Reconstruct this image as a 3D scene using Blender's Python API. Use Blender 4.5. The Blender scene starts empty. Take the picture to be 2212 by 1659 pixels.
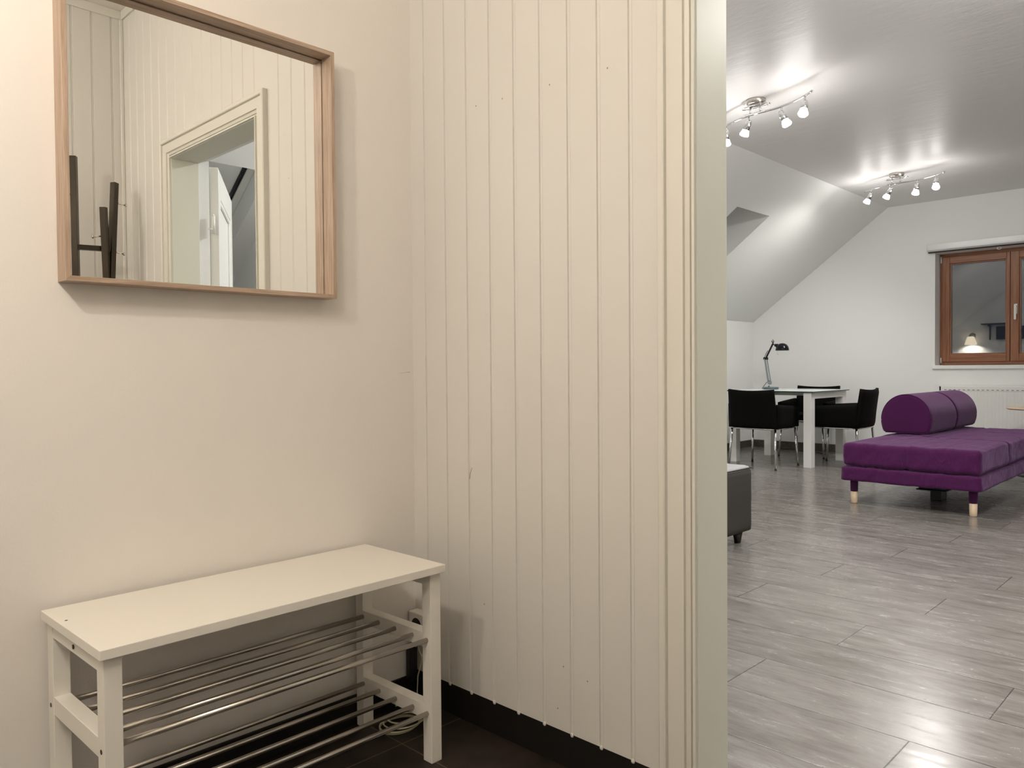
import bpy, bmesh, math, random
from mathutils import Vector, Matrix, noise

random.seed(7)
scene = bpy.context.scene
COL = scene.collection
PI = math.pi

# ------------------------------------------------------------------ camera, world, exposure
cam_d = bpy.data.cameras.new('camera')
cam = bpy.data.objects.new('camera', cam_d)
COL.objects.link(cam)
cam_d.sensor_fit = 'HORIZONTAL'
cam_d.sensor_width = 36.0
cam_d.lens = 36.0 * 1670.78 / 2212.0
cam_d.clip_start = 0.02
cam_d.clip_end = 60
_F = Vector((0.71447, 0.69937, -0.020298)).normalized()
_R = Vector((0.69938, -0.71471, -0.0076887)).normalized()
_U = _R.cross(_F).normalized()
_M = Matrix((_R, _U, -_F)).transposed().to_4x4()
_M.translation = Vector((-1.44617, -1.82818, 0.99189))
cam.matrix_world = _M
scene.camera = cam

world = bpy.data.worlds.new('night')
scene.world = world
world.use_nodes = True
world.node_tree.nodes['Background'].inputs[0].default_value = (0.010, 0.012, 0.018, 1)
world.node_tree.nodes['Background'].inputs[1].default_value = 1.0

vs = scene.view_settings
vs.view_transform = 'Standard'
vs.look = 'None'
vs.exposure = 0.0
vs.gamma = 1.0
vs.use_curve_mapping = False

HALL_GLOW = 470.0        # pendant bulb in the hall
HALL_FILL = 47.0   # added fill globe under the hall ceiling, behind the camera
ROOM_FILL = 190.0   # added fill dome on the living-room ceiling, right of the doorway
SPOT_W = 30.0        # each ceiling spot, downward beam
GLOW_W = 0.8         # each ceiling spot, spill around the bulb

# ------------------------------------------------------------------ lamps' light (the lamps themselves are built below)
HALL_LAMP = Vector((-1.57, -0.725, 1.97))


def add_light(name, kind, loc, energy, color, radius, parent=None, direction=None, angle=None, blend=0.6):
    d = bpy.data.lights.new(name, kind)
    d.energy = energy
    d.color = color
    d.shadow_soft_size = radius
    o = bpy.data.objects.new(name, d)
    COL.objects.link(o)
    o.location = loc
    if direction is not None:
        o.rotation_euler = Vector(direction).to_track_quat('-Z', 'Y').to_euler()
    if kind == 'SPOT':
        d.spot_size = angle
        d.spot_blend = blend
    if parent:
        o.parent = parent
    return o


# ------------------------------------------------------------------ object helpers
def tag(o, label=None, cat=None, group=None, kind=None):
    if label:
        o['label'] = label
    if cat:
        o['category'] = cat
    if group:
        o['group'] = group
    if kind:
        o['kind'] = kind
    return o


def empty(name, loc=(0, 0, 0), rz=0.0, parent=None):
    o = bpy.data.objects.new(name, None)
    o.empty_display_size = 0.1
    COL.objects.link(o)
    o.location = loc
    o.rotation_euler = (0, 0, rz)
    o.parent = parent
    return o


class MB:
    def __init__(self):
        self.bm = bmesh.new()
        self.mi = 0

    def _merge(self, t, smooth=False):
        me = bpy.data.meshes.new('tmp')
        for f in t.faces:
            f.material_index = self.mi
            if smooth:
                f.smooth = True
        t.to_mesh(me)
        t.free()
        self.bm.from_mesh(me)
        bpy.data.meshes.remove(me)

    def box(self, a, b, bev=0.0, seg=2, smooth=False, mat=None):
        t = bmesh.new()
        bmesh.ops.create_cube(t, size=1.0)
        a = Vector(a)
        b = Vector(b)
        for v in t.verts:
            v.co = Vector(((a.x + b.x) / 2 + v.co.x * abs(b.x - a.x), (a.y + b.y) / 2 + v.co.y * abs(b.y - a.y), (a.z + b.z) / 2 + v.co.z * abs(b.z - a.z)))
        if bev > 0:
            bmesh.ops.bevel(t, geom=list(t.edges), offset=bev, segments=seg, affect='EDGES', profile=0.5)
        if mat is not None:
            bmesh.ops.transform(t, matrix=mat, verts=t.verts)
        self._merge(t, smooth)
        return self

    def cyl(self, p0, p1, r0, r1=None, seg=24, cap=True):
        if r1 is None:
            r1 = r0
        p0 = Vector(p0)
        p1 = Vector(p1)
        d = p1 - p0
        t = bmesh.new()
        bmesh.ops.create_cone(t, cap_ends=cap, segments=seg, radius1=r0, radius2=r1, depth=d.length)
        M = Matrix.Translation((p0 + p1) / 2) @ d.to_track_quat('Z', 'Y').to_matrix().to_4x4()
        bmesh.ops.transform(t, matrix=M, verts=t.verts)
        for f in t.faces:
            f.smooth = len(f.verts) == 4
        self._merge(t)
        return self

    def sphere(self, c, r, seg=24, rings=14, scale=(1, 1, 1)):
        t = bmesh.new()
        bmesh.ops.create_uvsphere(t, u_segments=seg, v_segments=rings, radius=r)
        for v in t.verts:
            v.co = Vector((c[0] + v.co.x * scale[0], c[1] + v.co.y * scale[1], c[2] + v.co.z * scale[2]))
        self._merge(t, True)
        return self

    def tube(self, pts, r, seg=12, closed=False):
        pts = [Vector(p) for p in pts]
        t = bmesh.new()
        n = len(pts)
        rings = []
        up = Vector((0, 0, 1))
        for i, p in enumerate(pts):
            a = pts[(i - 1) % n] if (closed or i > 0) else p
            b = pts[(i + 1) % n] if (closed or i < n - 1) else p
            d = (b - a).normalized()
            s = d.cross(up)
            if s.length < 1e-3:
                s = d.cross(Vector((1, 0, 0)))
            s.normalize()
            w = s.cross(d).normalized()
            rr = r[i] if isinstance(r, (list, tuple)) else r
            rings.append([t.verts.new(p + s * math.cos(2 * PI * k / seg) * rr + w * math.sin(2 * PI * k / seg) * rr) for k in range(seg)])
        m = n if closed else n - 1
        for i in range(m):
            A, B = rings[i], rings[(i + 1) % n]
            for k in range(seg):
                f = t.faces.new((A[k], A[(k + 1) % seg], B[(k + 1) % seg], B[k]))
                f.smooth = True
        if not closed:
            t.faces.new(rings[0][::-1])
            t.faces.new(rings[-1])
        bmesh.ops.recalc_face_normals(t, faces=t.faces)
        self._merge(t)
        return self

    def lathe(self, prof, c=(0, 0, 0), axis=None, seg=32):
        """prof: (radius, height) pairs"""
        t = bmesh.new()
        rings = []
        for (r, h) in prof:
            if r < 1e-5:
                rings.append([t.verts.new((0, 0, h))])
            else:
                rings.append([t.verts.new((r * math.cos(2 * PI * k / seg), r * math.sin(2 * PI * k / seg), h)) for k in range(seg)])
        for A, B in zip(rings, rings[1:]):
            for k in range(seg):
                q = [A[k % len(A)], A[(k + 1) % len(A)], B[(k + 1) % len(B)], B[k % len(B)]]
                u = []
                for v in q:
                    if v not in u:
                        u.append(v)
                if len(u) > 2:
                    f = t.faces.new(u)
                    f.smooth = True
        bmesh.ops.recalc_face_normals(t, faces=t.faces)
        M = Matrix.Translation(Vector(c))
        if axis is not None:
            M = M @ Vector(axis).to_track_quat('Z', 'Y').to_matrix().to_4x4()
        bmesh.ops.transform(t, matrix=M, verts=t.verts)
        self._merge(t)
        return self

    def prism(self, poly, vec, smooth=False):
        """closed polygon of 3-D points extruded along vec"""
        t = bmesh.new()
        A = [t.verts.new(Vector(p)) for p in poly]
        B = [t.verts.new(Vector(p) + Vector(vec)) for p in poly]
        n = len(A)
        t.faces.new(A[::-1])
        t.faces.new(B)
        for i in range(n):
            f = t.faces.new((A[i], A[(i + 1) % n], B[(i + 1) % n], B[i]))
            f.smooth = smooth
        bmesh.ops.recalc_face_normals(t, faces=t.faces)
        self._merge(t)
        return self

    def build(self, name, mats, parent=None, loc=None, weld=False):
        if weld:
            bmesh.ops.remove_doubles(self.bm, verts=self.bm.verts, dist=1e-5)
        me = bpy.data.meshes.new(name)
        self.bm.to_mesh(me)
        self.bm.free()
        for m in (mats if isinstance(mats, (list, tuple)) else [mats]):
            me.materials.append(m)
        o = bpy.data.objects.new(name, me)
        COL.objects.link(o)
        if parent:
            o.parent = parent
        if loc:
            o.location = loc
        return o


def copy_tree(o, parent=None):
    c = o.copy()
    COL.objects.link(c)
    c.parent = parent
    for ch in list(o.children):
        copy_tree(ch, c)
    return c


# ------------------------------------------------------------------ materials
def nt(name):
    m = bpy.data.materials.new(name)
    m.use_nodes = True
    t = m.node_tree
    b = t.nodes['Principled BSDF']
    return m, t, b


def N(t, kind, **kw):
    n = t.nodes.new(kind)
    for k, v in kw.items():
        if k in n.inputs:
            n.inputs[k].default_value = v
        else:
            setattr(n, k, v)
    return n


def mat(name, col, rough=0.5, metal=0.0, spec=0.5, bump=0.0, bscale=200.0, var=0.0, vscale=3.0, sheen=0.0, coat=0.0, stretch=None, trans=0.0, ior=1.45):
    m, t, b = nt(name)
    L = t.links
    b.inputs['Base Color'].default_value = (*col, 1)
    b.inputs['Roughness'].default_value = rough
    b.inputs['Metallic'].default_value = metal
    b.inputs['Specular IOR Level'].default_value = spec
    b.inputs['Sheen Weight'].default_value = sheen
    b.inputs['Coat Weight'].default_value = coat
    b.inputs['Transmission Weight'].default_value = trans
    b.inputs['IOR'].default_value = ior
    tc = N(t, 'ShaderNodeTexCoord')
    src = tc.outputs['Object']
    if stretch:
        mp = N(t, 'ShaderNodeMapping')
        mp.inputs['Scale'].default_value = stretch
        L.new(src, mp.inputs['Vector'])
        src = mp.outputs[0]
    if var > 0:
        n = N(t, 'ShaderNodeTexNoise', Scale=vscale, Detail=4.0)
        L.new(src, n.inputs['Vector'])
        mx = N(t, 'ShaderNodeMix', data_type='RGBA')
        mx.inputs[6].default_value = (*[c * (1 - var) for c in col], 1)
        mx.inputs[7].default_value = (*[min(1, c * (1 + var)) for c in col], 1)
        L.new(n.outputs['Fac'], mx.inputs[0])
        L.new(mx.outputs[2], b.inputs['Base Color'])
    if bump > 0:
        n2 = N(t, 'ShaderNodeTexNoise', Scale=bscale, Detail=3.0)
        L.new(src, n2.inputs['Vector'])
        bp = N(t, 'ShaderNodeBump', Strength=bump, Distance=0.002)
        L.new(n2.outputs['Fac'], bp.inputs['Height'])
        L.new(bp.outputs[0], b.inputs['Normal'])
    return m


def emit(name, col, s):
    m, t, b = nt(name)
    b.inputs['Base Color'].default_value = (1, 1, 1, 1)
    b.inputs['Emission Color'].default_value = (*col, 1)
    b.inputs['Emission Strength'].default_value = s
    return m


M = {}
M['plaster'] = mat('plaster', (0.78, 0.745, 0.70), 0.75, spec=0.3, bump=0.25, bscale=160, var=0.012, vscale=1.5)
M['panel'] = mat('panel', (0.68, 0.66, 0.62), 0.42, spec=0.45, bump=0.08, bscale=60, var=0.012, vscale=2)
M['trimwhite'] = mat('trimwhite', (0.69, 0.67, 0.61), 0.33, spec=0.5, bump=0.05, bscale=40)
M['white'] = mat('white', (0.86, 0.865, 0.845), 0.7, spec=0.3, bump=0.18, bscale=140, var=0.01, vscale=1)
M['doorwhite'] = mat('doorwhite', (0.84, 0.84, 0.80), 0.3, spec=0.5)
M['benchwhite'] = mat('benchwhite', (0.80, 0.77, 0.70), 0.38, spec=0.45, bump=0.02, bscale=300)
M['steel'] = mat('steel', (0.62, 0.58, 0.53), 0.26, metal=1.0)
M['chrome'] = mat('chrome', (0.75, 0.75, 0.75), 0.12, metal=1.0)
M['mirror'] = mat('mirror_glass', (0.955, 0.965, 0.955), 0.0, metal=1.0)
M['blackhole'] = mat('dark_metal', (0.03, 0.025, 0.02), 0.4, metal=0.6)
M['black'] = mat('black_plastic', (0.012, 0.012, 0.014), 0.35)
M['navy'] = mat('navy_enamel', (0.002, 0.004, 0.009), 0.2, spec=0.4)
M['greyenamel'] = mat('grey_enamel', (0.10, 0.14, 0.16), 0.3)
M['armgrey'] = mat('arm_grey', (0.30, 0.33, 0.36), 0.3, metal=0.6)
M['cable'] = mat('cable', (0.45, 0.43, 0.30), 0.5)
M['coat'] = mat('coat_stand_metal', (0.06, 0.05, 0.038), 0.20, metal=0.75)
M['edgeglass'] = mat('edge_glass', (0.02, 0.06, 0.05), 0.1)
M['topglass'] = mat('top_glass', (0.84, 0.93, 0.885), 0.14, spec=0.4)
M['tablewhite'] = mat('table_white', (0.90, 0.885, 0.85), 0.35, bump=0.05, bscale=80)
M['radiator'] = mat('radiator', (0.80, 0.79, 0.76), 0.4)
M['slot'] = mat('slot_dark', (0.16, 0.16, 0.16), 0.7)
M['beech'] = mat('beech', (0.72, 0.54, 0.38), 0.45, var=0.12, vscale=30)
M['ply'] = mat('ply', (0.62, 0.45, 0.33), 0.4, var=0.1, vscale=20)
M['footblack'] = mat('foot_black', (0.012, 0.011, 0.010), 0.4)
M['ottoside'] = mat('ottoman_side', (0.038, 0.034, 0.028), 0.85, bump=0.6, bscale=600, var=0.25, vscale=260)
M['ottotop'] = mat('ottoman_top', (0.33, 0.325, 0.33), 0.9, bump=0.6, bscale=500, var=0.12, vscale=300)
M['piping'] = mat('piping', (0.02, 0.02, 0.02), 0.6)
M['alu'] = mat('alu', (0.66, 0.66, 0.66), 0.35, metal=0.3)
M['shade'] = emit('cream_shade', (1.0, 0.82, 0.55), 2.2)
M['tvblack'] = mat('tv_black', (0.03, 0.03, 0.045), 0.25)
M['darkshelf'] = mat('dark_shelf', (0.05, 0.04, 0.035), 0.5)
M['bulbglow'] = emit('bulb_glow', (1.0, 0.97, 0.92), 60.0)
M['hallglow'] = emit('hall_glow', (1.0, 0.9, 0.76), HALL_GLOW)


def mat_ceiling():
    m, t, b = nt('ceiling_paint')
    L = t.links
    b.inputs['Base Color'].default_value = (0.81, 0.79, 0.785, 1)
    b.inputs['Roughness'].default_value = 0.46
    b.inputs['Specular IOR Level'].default_value = 0.35
    tc = N(t, 'ShaderNodeTexCoord')
    mp = N(t, 'ShaderNodeMapping')
    mp.inputs['Scale'].default_value = (1.0, 0.35, 1.0)
    L.new(tc.outputs['Object'], mp.inputs['Vector'])
    n = N(t, 'ShaderNodeTexNoise', Scale=3.0, Detail=5.0, Roughness=0.6)
    L.new(mp.outputs[0], n.inputs['Vector'])
    n2 = N(t, 'ShaderNodeTexNoise', Scale=60.0, Detail=3.0)
    L.new(mp.outputs[0], n2.inputs['Vector'])
    sx = N(t, 'ShaderNodeSeparateXYZ')
    L.new(tc.outputs['Object'], sx.inputs[0])
    # plasterboard joints every 1.25 m across the room
    a = N(t, 'ShaderNodeMath', operation='PINGPONG')
    a.inputs[1].default_value = 0.625
    L.new(sx.outputs[0], a.inputs[0])
    r = N(t, 'ShaderNodeMapRange')
    r.inputs[1].default_value = 0.0
    r.inputs[2].default_value = 0.05
    r.inputs[3].default_value = 0.0
    r.inputs[4].default_value = 1.0
    r.interpolation_type = 'SMOOTHSTEP'
    L.new(a.outputs[0], r.inputs[0])
    s1 = N(t, 'ShaderNodeMath', operation='MULTIPLY_ADD')
    L.new(n2.outputs['Fac'], s1.inputs[0])
    s1.inputs[1].default_value = 0.10
    L.new(n.outputs['Fac'], s1.inputs[2])
    s2 = N(t, 'ShaderNodeMath', operation='MULTIPLY_ADD')
    L.new(r.outputs[0], s2.inputs[0])
    s2.inputs[1].default_value = -0.10
    L.new(s1.outputs[0], s2.inputs[2])
    bp = N(t, 'ShaderNodeBump', Strength=0.75, Distance=0.010)
    L.new(s2.outputs[0], bp.inputs['Height'])
    L.new(bp.outputs[0], b.inputs['Normal'])
    return m


M['ceiling'] = mat_ceiling()


def mat_floor():
    """grey-brown wood-look tiles: rows 0.29 m wide running across the room (along Y), 1.2 m long"""
    m, t, b = nt('wood_look_tiles')
    L = t.links
    tc = N(t, 'ShaderNodeTexCoord')
    sx = N(t, 'ShaderNodeSeparateXYZ')
    L.new(tc.outputs['Object'], sx.inputs[0])

    def math2(op, a, bb):
        n = N(t, 'ShaderNodeMath', operation=op)
        for i, v in enumerate((a, bb)):
            if v is None:
                continue
            if isinstance(v, (int, float)):
                n.inputs[i].default_value = v
            else:
                L.new(v, n.inputs[i])
        return n.outputs[0]
    u = math2('DIVIDE', math2('SUBTRACT', sx.outputs[0], 0.437), 0.2895)
    row = math2('FLOOR', u, None)
    fu = math2('SUBTRACT', u, row)
    v = math2('DIVIDE', math2('ADD', math2('MULTIPLY', sx.outputs[1], -1.0), math2('SUBTRACT', math2('MULTIPLY', row, 0.54), 1.158)), 1.2)
    # keep row offset exact: v = (-y - 1.158 + 0.54*row)/1.2
    col = math2('FLOOR', v, None)
    fv = math2('SUBTRACT', v, col)
    du = math2('MULTIPLY', math2('MINIMUM', fu, math2('SUBTRACT', 1.0, fu)), 0.2895)
    dv = math2('MULTIPLY', math2('MINIMUM', fv, math2('SUBTRACT', 1.0, fv)), 1.2)
    dd = math2('MINIMUM', du, dv)
    gap = N(t, 'ShaderNodeMapRange')
    gap.inputs[1].default_value = 0.0008
    gap.inputs[2].default_value = 0.0024
    L.new(dd, gap.inputs[0])
    # per tile random
    cx = N(t, 'ShaderNodeCombineXYZ')
    L.new(row, cx.inputs[0])
    L.new(col, cx.inputs[1])
    wn = N(t, 'ShaderNodeTexWhiteNoise', noise_dimensions='2D')
    L.new(cx.outputs[0], wn.inputs['Vector'])
    # grain coordinates shifted per tile
    ad = N(t, 'ShaderNodeVectorMath', operation='MULTIPLY_ADD')
    L.new(wn.outputs['Color'], ad.inputs[0])
    ad.inputs[1].default_value = (5, 9, 3)
    L.new(tc.outputs['Object'], ad.inputs[2])
    mp = N(t, 'ShaderNodeMapping')
    mp.inputs['Scale'].default_value = (7.0, 1.5, 1.0)
    L.new(ad.outputs[0], mp.inputs['Vector'])
    g1 = N(t, 'ShaderNodeTexNoise', Scale=2.6, Detail=9.0, Roughness=0.68, Distortion=0.5)
    L.new(mp.outputs[0], g1.inputs['Vector'])
    mp2 = N(t, 'ShaderNodeMapping')
    mp2.inputs['Scale'].default_value = (40.0, 5.0, 1.0)
    L.new(ad.outputs[0], mp2.inputs['Vector'])
    g2 = N(t, 'ShaderNodeTexNoise', Scale=2.0, Detail=6.0, Roughness=0.7)
    L.new(mp2.outputs[0], g2.inputs['Vector'])
    mixg = math2('ADD', math2('MULTIPLY', g1.outputs['Fac'], 0.65), math2('MULTIPLY', g2.outputs['Fac'], 0.35))
    tone = math2('ADD', mixg, math2('MULTIPLY', math2('SUBTRACT', wn.outputs['Value'], 0.5), 0.07))
    cr = N(t, 'ShaderNodeValToRGB')
    e = cr.color_ramp.elements
    e[0].position = 0.34
    e[0].color = (0.125, 0.110, 0.096, 1)
    e[1].position = 0.74
    e[1].color = (0.232, 0.217, 0.200, 1)
    x = e.new(0.47)
    x.color = (0.175, 0.16, 0.145, 1)
    x = e.new(0.56)
    x.color = (0.215, 0.198, 0.182, 1)
    L.new(tone, cr.inputs[0])
    mx = N(t, 'ShaderNodeMix', data_type='RGBA')
    mx.inputs[6].default_value = (0.035, 0.030, 0.026, 1)
    L.new(gap.outputs[0], mx.inputs[0])
    L.new(cr.outputs[0], mx.inputs[7])
    L.new(mx.outputs[2], b.inputs['Base Color'])
    rr = N(t, 'ShaderNodeMapRange')
    rr.inputs[1].default_value = 0.35
    rr.inputs[2].default_value = 0.65
    rr.inputs[3].default_value = 0.19
    rr.inputs[4].default_value = 0.29
    L.new(g1.outputs['Fac'], rr.inputs[0])
    L.new(rr.outputs[0], b.inputs['Roughness'])
    b.inputs['Specular IOR Level'].default_value = 0.75
    hb = math2('ADD', math2('MULTIPLY', mixg, 0.8), gap.outputs[0])
    bp = N(t, 'ShaderNodeBump', Strength=0.16, Distance=0.0015)
    L.new(hb, bp.inputs['Height'])
    L.new(bp.outputs[0], b.inputs['Normal'])
    return m


def mat_tile():
    m, t, b = nt('dark_hall_tiles')
    L = t.links
    tc = N(t, 'ShaderNodeTexCoord')
    sx = N(t, 'ShaderNodeSeparateXYZ')
    L.new(tc.outputs['Object'], sx.inputs[0])

    def dist(out, off, pitch):
        a = N(t, 'ShaderNodeMath', operation='SUBTRACT')
        L.new(out, a.inputs[0])
        a.inputs[1].default_value = off
        p = N(t, 'ShaderNodeMath', operation='PINGPONG')
        p.inputs[1].default_value = pitch / 2
        L.new(a.outputs[0], p.inputs[0])
        return p.outputs[0]
    d1 = dist(sx.outputs[0], -0.205, 0.60)
    d2 = dist(sx.outputs[1], -0.196, 0.60)
    mn = N(t, 'ShaderNodeMath', operation='MINIMUM')
    L.new(d1, mn.inputs[0])
    L.new(d2, mn.inputs[1])
    g = N(t, 'ShaderNodeMapRange')
    g.inputs[1].default_value = 0.0012
    g.inputs[2].default_value = 0.0022
    L.new(mn.outputs[0], g.inputs[0])
    n = N(t, 'ShaderNodeTexNoise', Scale=14.0, Detail=6.0)
    L.new(tc.outputs['Object'], n.inputs['Vector'])
    cr = N(t, 'ShaderNodeValToRGB')
    cr.color_ramp.elements[0].position = 0.35
    cr.color_ramp.elements[0].color = (0.010, 0.006, 0.004, 1)
    cr.color_ramp.elements[1].position = 0.7
    cr.color_ramp.elements[1].color = (0.030, 0.020, 0.013, 1)
    L.new(n.outputs['Fac'], cr.inputs[0])
    mx = N(t, 'ShaderNodeMix', data_type='RGBA')
    mx.inputs[6].default_value = (0.13, 0.105, 0.08, 1)
    L.new(g.outputs[0], mx.inputs[0])
    L.new(cr.outputs[0], mx.inputs[7])
    L.new(mx.outputs[2], b.inputs['Base Color'])
    b.inputs['Roughness'].default_value = 0.5
    bp = N(t, 'ShaderNodeBump', Strength=0.3, Distance=0.002)
    L.new(n.outputs['Fac'], bp.inputs['Height'])
    L.new(bp.outputs[0], b.inputs['Normal'])
    return m


def mat_wood(name, c0, c1, axis, scale=1.0, rough=0.45, bump=0.15):
    """straight-grained wood, grain along axis 0/1/2"""
    m, t, b = nt(name)
    L = t.links
    tc = N(t, 'ShaderNodeTexCoord')
    mp = N(t, 'ShaderNodeMapping')
    sc = [90.0 * scale] * 3
    sc[axis] = 4.0 * scale
    mp.inputs['Scale'].default_value = sc
    L.new(tc.outputs['Object'], mp.inputs['Vector'])
    n = N(t, 'ShaderNodeTexNoise', Scale=1.6, Detail=6.0, Roughness=0.65, Distortion=0.35)
    L.new(mp.outputs[0], n.inputs['Vector'])
    cr = N(t, 'ShaderNodeValToRGB')
    cr.color_ramp.elements[0].position = 0.32
    cr.color_ramp.elements[0].color = (*c0, 1)
    cr.color_ramp.elements[1].position = 0.68
    cr.color_ramp.elements[1].color = (*c1, 1)
    L.new(n.outputs['Fac'], cr.inputs[0])
    L.new(cr.outputs[0], b.inputs['Base Color'])
    b.inputs['Roughness'].default_value = rough
    bp = N(t, 'ShaderNodeBump', Strength=bump, Distance=0.001)
    L.new(n.outputs['Fac'], bp.inputs['Height'])
    L.new(bp.outputs[0], b.inputs['Normal'])
    return m


def mat_fabric(name, col, rough=0.9, sheen=0.6, tint=(1, 1, 1), wr=0.0, weave=1400.0, var=0.15):
    m, t, b = nt(name)
    L = t.links
    tc = N(t, 'ShaderNodeTexCoord')
    n = N(t, 'ShaderNodeTexNoise', Scale=weave * 0.3, Detail=2.0)
    L.new(tc.outputs['Object'], n.inputs['Vector'])
    mx = N(t, 'ShaderNodeMix', data_type='RGBA')
    mx.inputs[6].default_value = (*[c * (1 - var) for c in col], 1)
    mx.inputs[7].default_value = (*[min(1, c * (1 + var)) for c in col], 1)
    L.new(n.outputs['Fac'], mx.inputs[0])
    L.new(mx.outputs[2], b.inputs['Base Color'])
    b.inputs['Roughness'].default_value = rough
    b.inputs['Sheen Weight'].default_value = sheen
    b.inputs['Sheen Roughness'].default_value = 0.45
    b.inputs['Sheen Tint'].default_value = (*tint, 1)
    b.inputs['Specular IOR Level'].default_value = 0.15
    bp = N(t, 'ShaderNodeBump', Strength=0.4, Distance=0.001)
    L.new(n.outputs['Fac'], bp.inputs['Height'])
    last = bp.outputs[0]
    if wr > 0:
        mp = N(t, 'ShaderNodeMapping')
        mp.inputs['Rotation'].default_value = (0.6, 0, 0)
        mp.inputs['Scale'].default_value = (2.0, 7.0, 2.2)
        L.new(tc.outputs['Object'], mp.inputs['Vector'])
        w = N(t, 'ShaderNodeTexNoise', Scale=2.2, Detail=3.0, Distortion=1.2)
        L.new(mp.outputs[0], w.inputs['Vector'])
        b2 = N(t, 'ShaderNodeBump', Strength=wr, Distance=0.02)
        L.new(w.outputs['Fac'], b2.inputs['Height'])
        L.new(last, b2.inputs['Normal'])
        last = b2.outputs[0]
    L.new(last, b.inputs['Normal'])
    return m


def mat_quilt():
    """black woven fabric with fine diagonal ribs"""
    m, t, b = nt('black_quilted_fabric')
    L = t.links
    tc = N(t, 'ShaderNodeTexCoord')
    mp = N(t, 'ShaderNodeMapping')
    mp.inputs['Rotation'].default_value = (0.75, 0.6, 0.0)
    L.new(tc.outputs['Object'], mp.inputs['Vector'])
    w = N(t, 'ShaderNodeTexWave', Scale=55.0, Distortion=0.3)
    L.new(mp.outputs[0], w.inputs['Vector'])
    mx = N(t, 'ShaderNodeMix', data_type='RGBA')
    mx.inputs[6].default_value = (0.0008, 0.0008, 0.0006, 1)
    mx.inputs[7].default_value = (0.0035, 0.0035, 0.003, 1)
    L.new(w.outputs['Fac'], mx.inputs[0])
    L.new(mx.outputs[2], b.inputs['Base Color'])
    b.inputs['Roughness'].default_value = 0.8
    b.inputs['Specular IOR Level'].default_value = 0.12
    bp = N(t, 'ShaderNodeBump', Strength=0.3, Distance=0.001)
    L.new(w.outputs['Fac'], bp.inputs['Height'])
    L.new(bp.outputs[0], b.inputs['Normal'])
    return m


def mat_glass(name, rough=0.0):
    m, t, b = nt(name)
    b.inputs['Base Color'].default_value = (1, 1, 1, 1)
    b.inputs['Roughness'].default_value = rough
    b.inputs['Transmission Weight'].default_value = 1.0
    b.inputs['IOR'].default_value = 1.72
    return m


M['floor'] = mat_floor()
M['tile'] = mat_tile()
M['oakx'] = mat_wood('oak_along_x', (0.31, 0.215, 0.150), (0.53, 0.40, 0.305), 0)
M['oakz'] = mat_wood('oak_upright', (0.31, 0.215, 0.150), (0.53, 0.40, 0.305), 2)
M['redz'] = mat_wood('stained_pine_upright', (0.20, 0.075, 0.032), (0.36, 0.155, 0.075), 2, 0.35, 0.35, 0.1)
M['redy'] = mat_wood('stained_pine_level', (0.20, 0.075, 0.032), (0.36, 0.155, 0.075), 1, 0.35, 0.35, 0.1)
M['skirt'] = mat_wood('dark_skirting', (0.045, 0.036, 0.028), (0.12, 0.10, 0.08), 0, 0.3, 0.45, 0.1)
M['purple'] = mat_fabric('purple_cover', (0.060, 0.0085, 0.056), 0.85, 0.26, (0.80, 0.55, 0.95), wr=0.75)
M['purplesmooth'] = mat_fabric('purple_bolster_cover', (0.060, 0.0085, 0.056), 0.85, 0.22, (0.9, 0.7, 1.0), wr=0.10)
M['quilt'] = mat_quilt()
M['pane'] = mat_glass('window_glass')

# ------------------------------------------------------------------ dimensions shared by room and objects
ZC = 2.716        # living room flat ceiling
ZH = 2.80         # hall ceiling
XL = 7.50         # far gable wall
KL = 2.74         # left knee wall
ZK = 1.536        # knee height
Y1 = 1.16         # left slope starts
KR = -3.24        # right knee wall
Y2 = -1.66        # right slope starts
XN = 0.19         # living-room face of the wall between hall and room
JL, JR, JZ = -0.963, -1.76, 1.955   # door opening
HB = -3.3         # hall back
HW = -2.34        # hall right wall


def struct(o):
    o['kind'] = 'structure'
    return o


# ------------------------------------------------------------------ room shell
# floors
mb = MB()
mb.box((-3.4, -2.44, -0.10), (0.002, 0.1, 0.0))
struct(mb.build('floor_hall', M['tile']))
mb = MB()
mb.box((0.002, -3.34, -0.10), (XL + 0.3, KL + 0.1, 0.0))
struct(mb.build('floor_living_room', M['floor']))

# hall walls
mb = MB()
mb.box((-3.4, 0.0, 0.0), (0.012, 0.12, ZH))
mb.tube([(-0.052, -0.0002, 0.9815), (-0.030, -0.0006, 0.9835), (-0.012, -0.0002, 0.983)], 0.0008, 6)
struct(mb.build('wall_left', M['plaster']))
mb = MB()
mb.box((-3.4, HW - 0.1, 0.0), (HB, 0.0, ZH))
struct(mb.build('wall_back', M['plaster']))
mb = MB()
mb.box((-3.4, HW - 0.1, ZH), (0.012, 0.12, ZH + 0.1))
struct(mb.build('ceiling_hall', M['plaster']))


def panel_profile(length, t0, w=0.09107, g=0.011, depth=0.0030, first=0.0):
    """(s, h) outline of tongue-and-groove boards, s along the wall, h into the room (0 = face)"""
    pts = [(0.0, 0.0)]
    k = 0
    while True:
        s = t0 + k * w
        if s + g > length:
            break
        if s > 0.003:
            pts += [(s, 0.0), (s + 0.0012, -depth - 0.0012), (s + 0.0022, -depth - 0.0012), (s + 0.0030, -depth), (s + g - 0.002, -depth), (s + g + 0.0018, 0.0)]
        k += 1
    pts.append((length, 0.0))
    return pts


def panels(name, to3, length, t0, z0, z1, thick=0.012, extra=None, mat_=None):
    mb = MB()
    for (a, L, tt, za, zb) in (extra or [(0.0, length, t0, z0, z1)]):
        prof = panel_profile(L, tt)
        poly = [to3(a + s, h, za) for s, h in prof] + [to3(a + L, -thick, za), to3(a, -thick, za)]
        mb.prism(poly, (0, 0, zb - za))
    return mb


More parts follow.
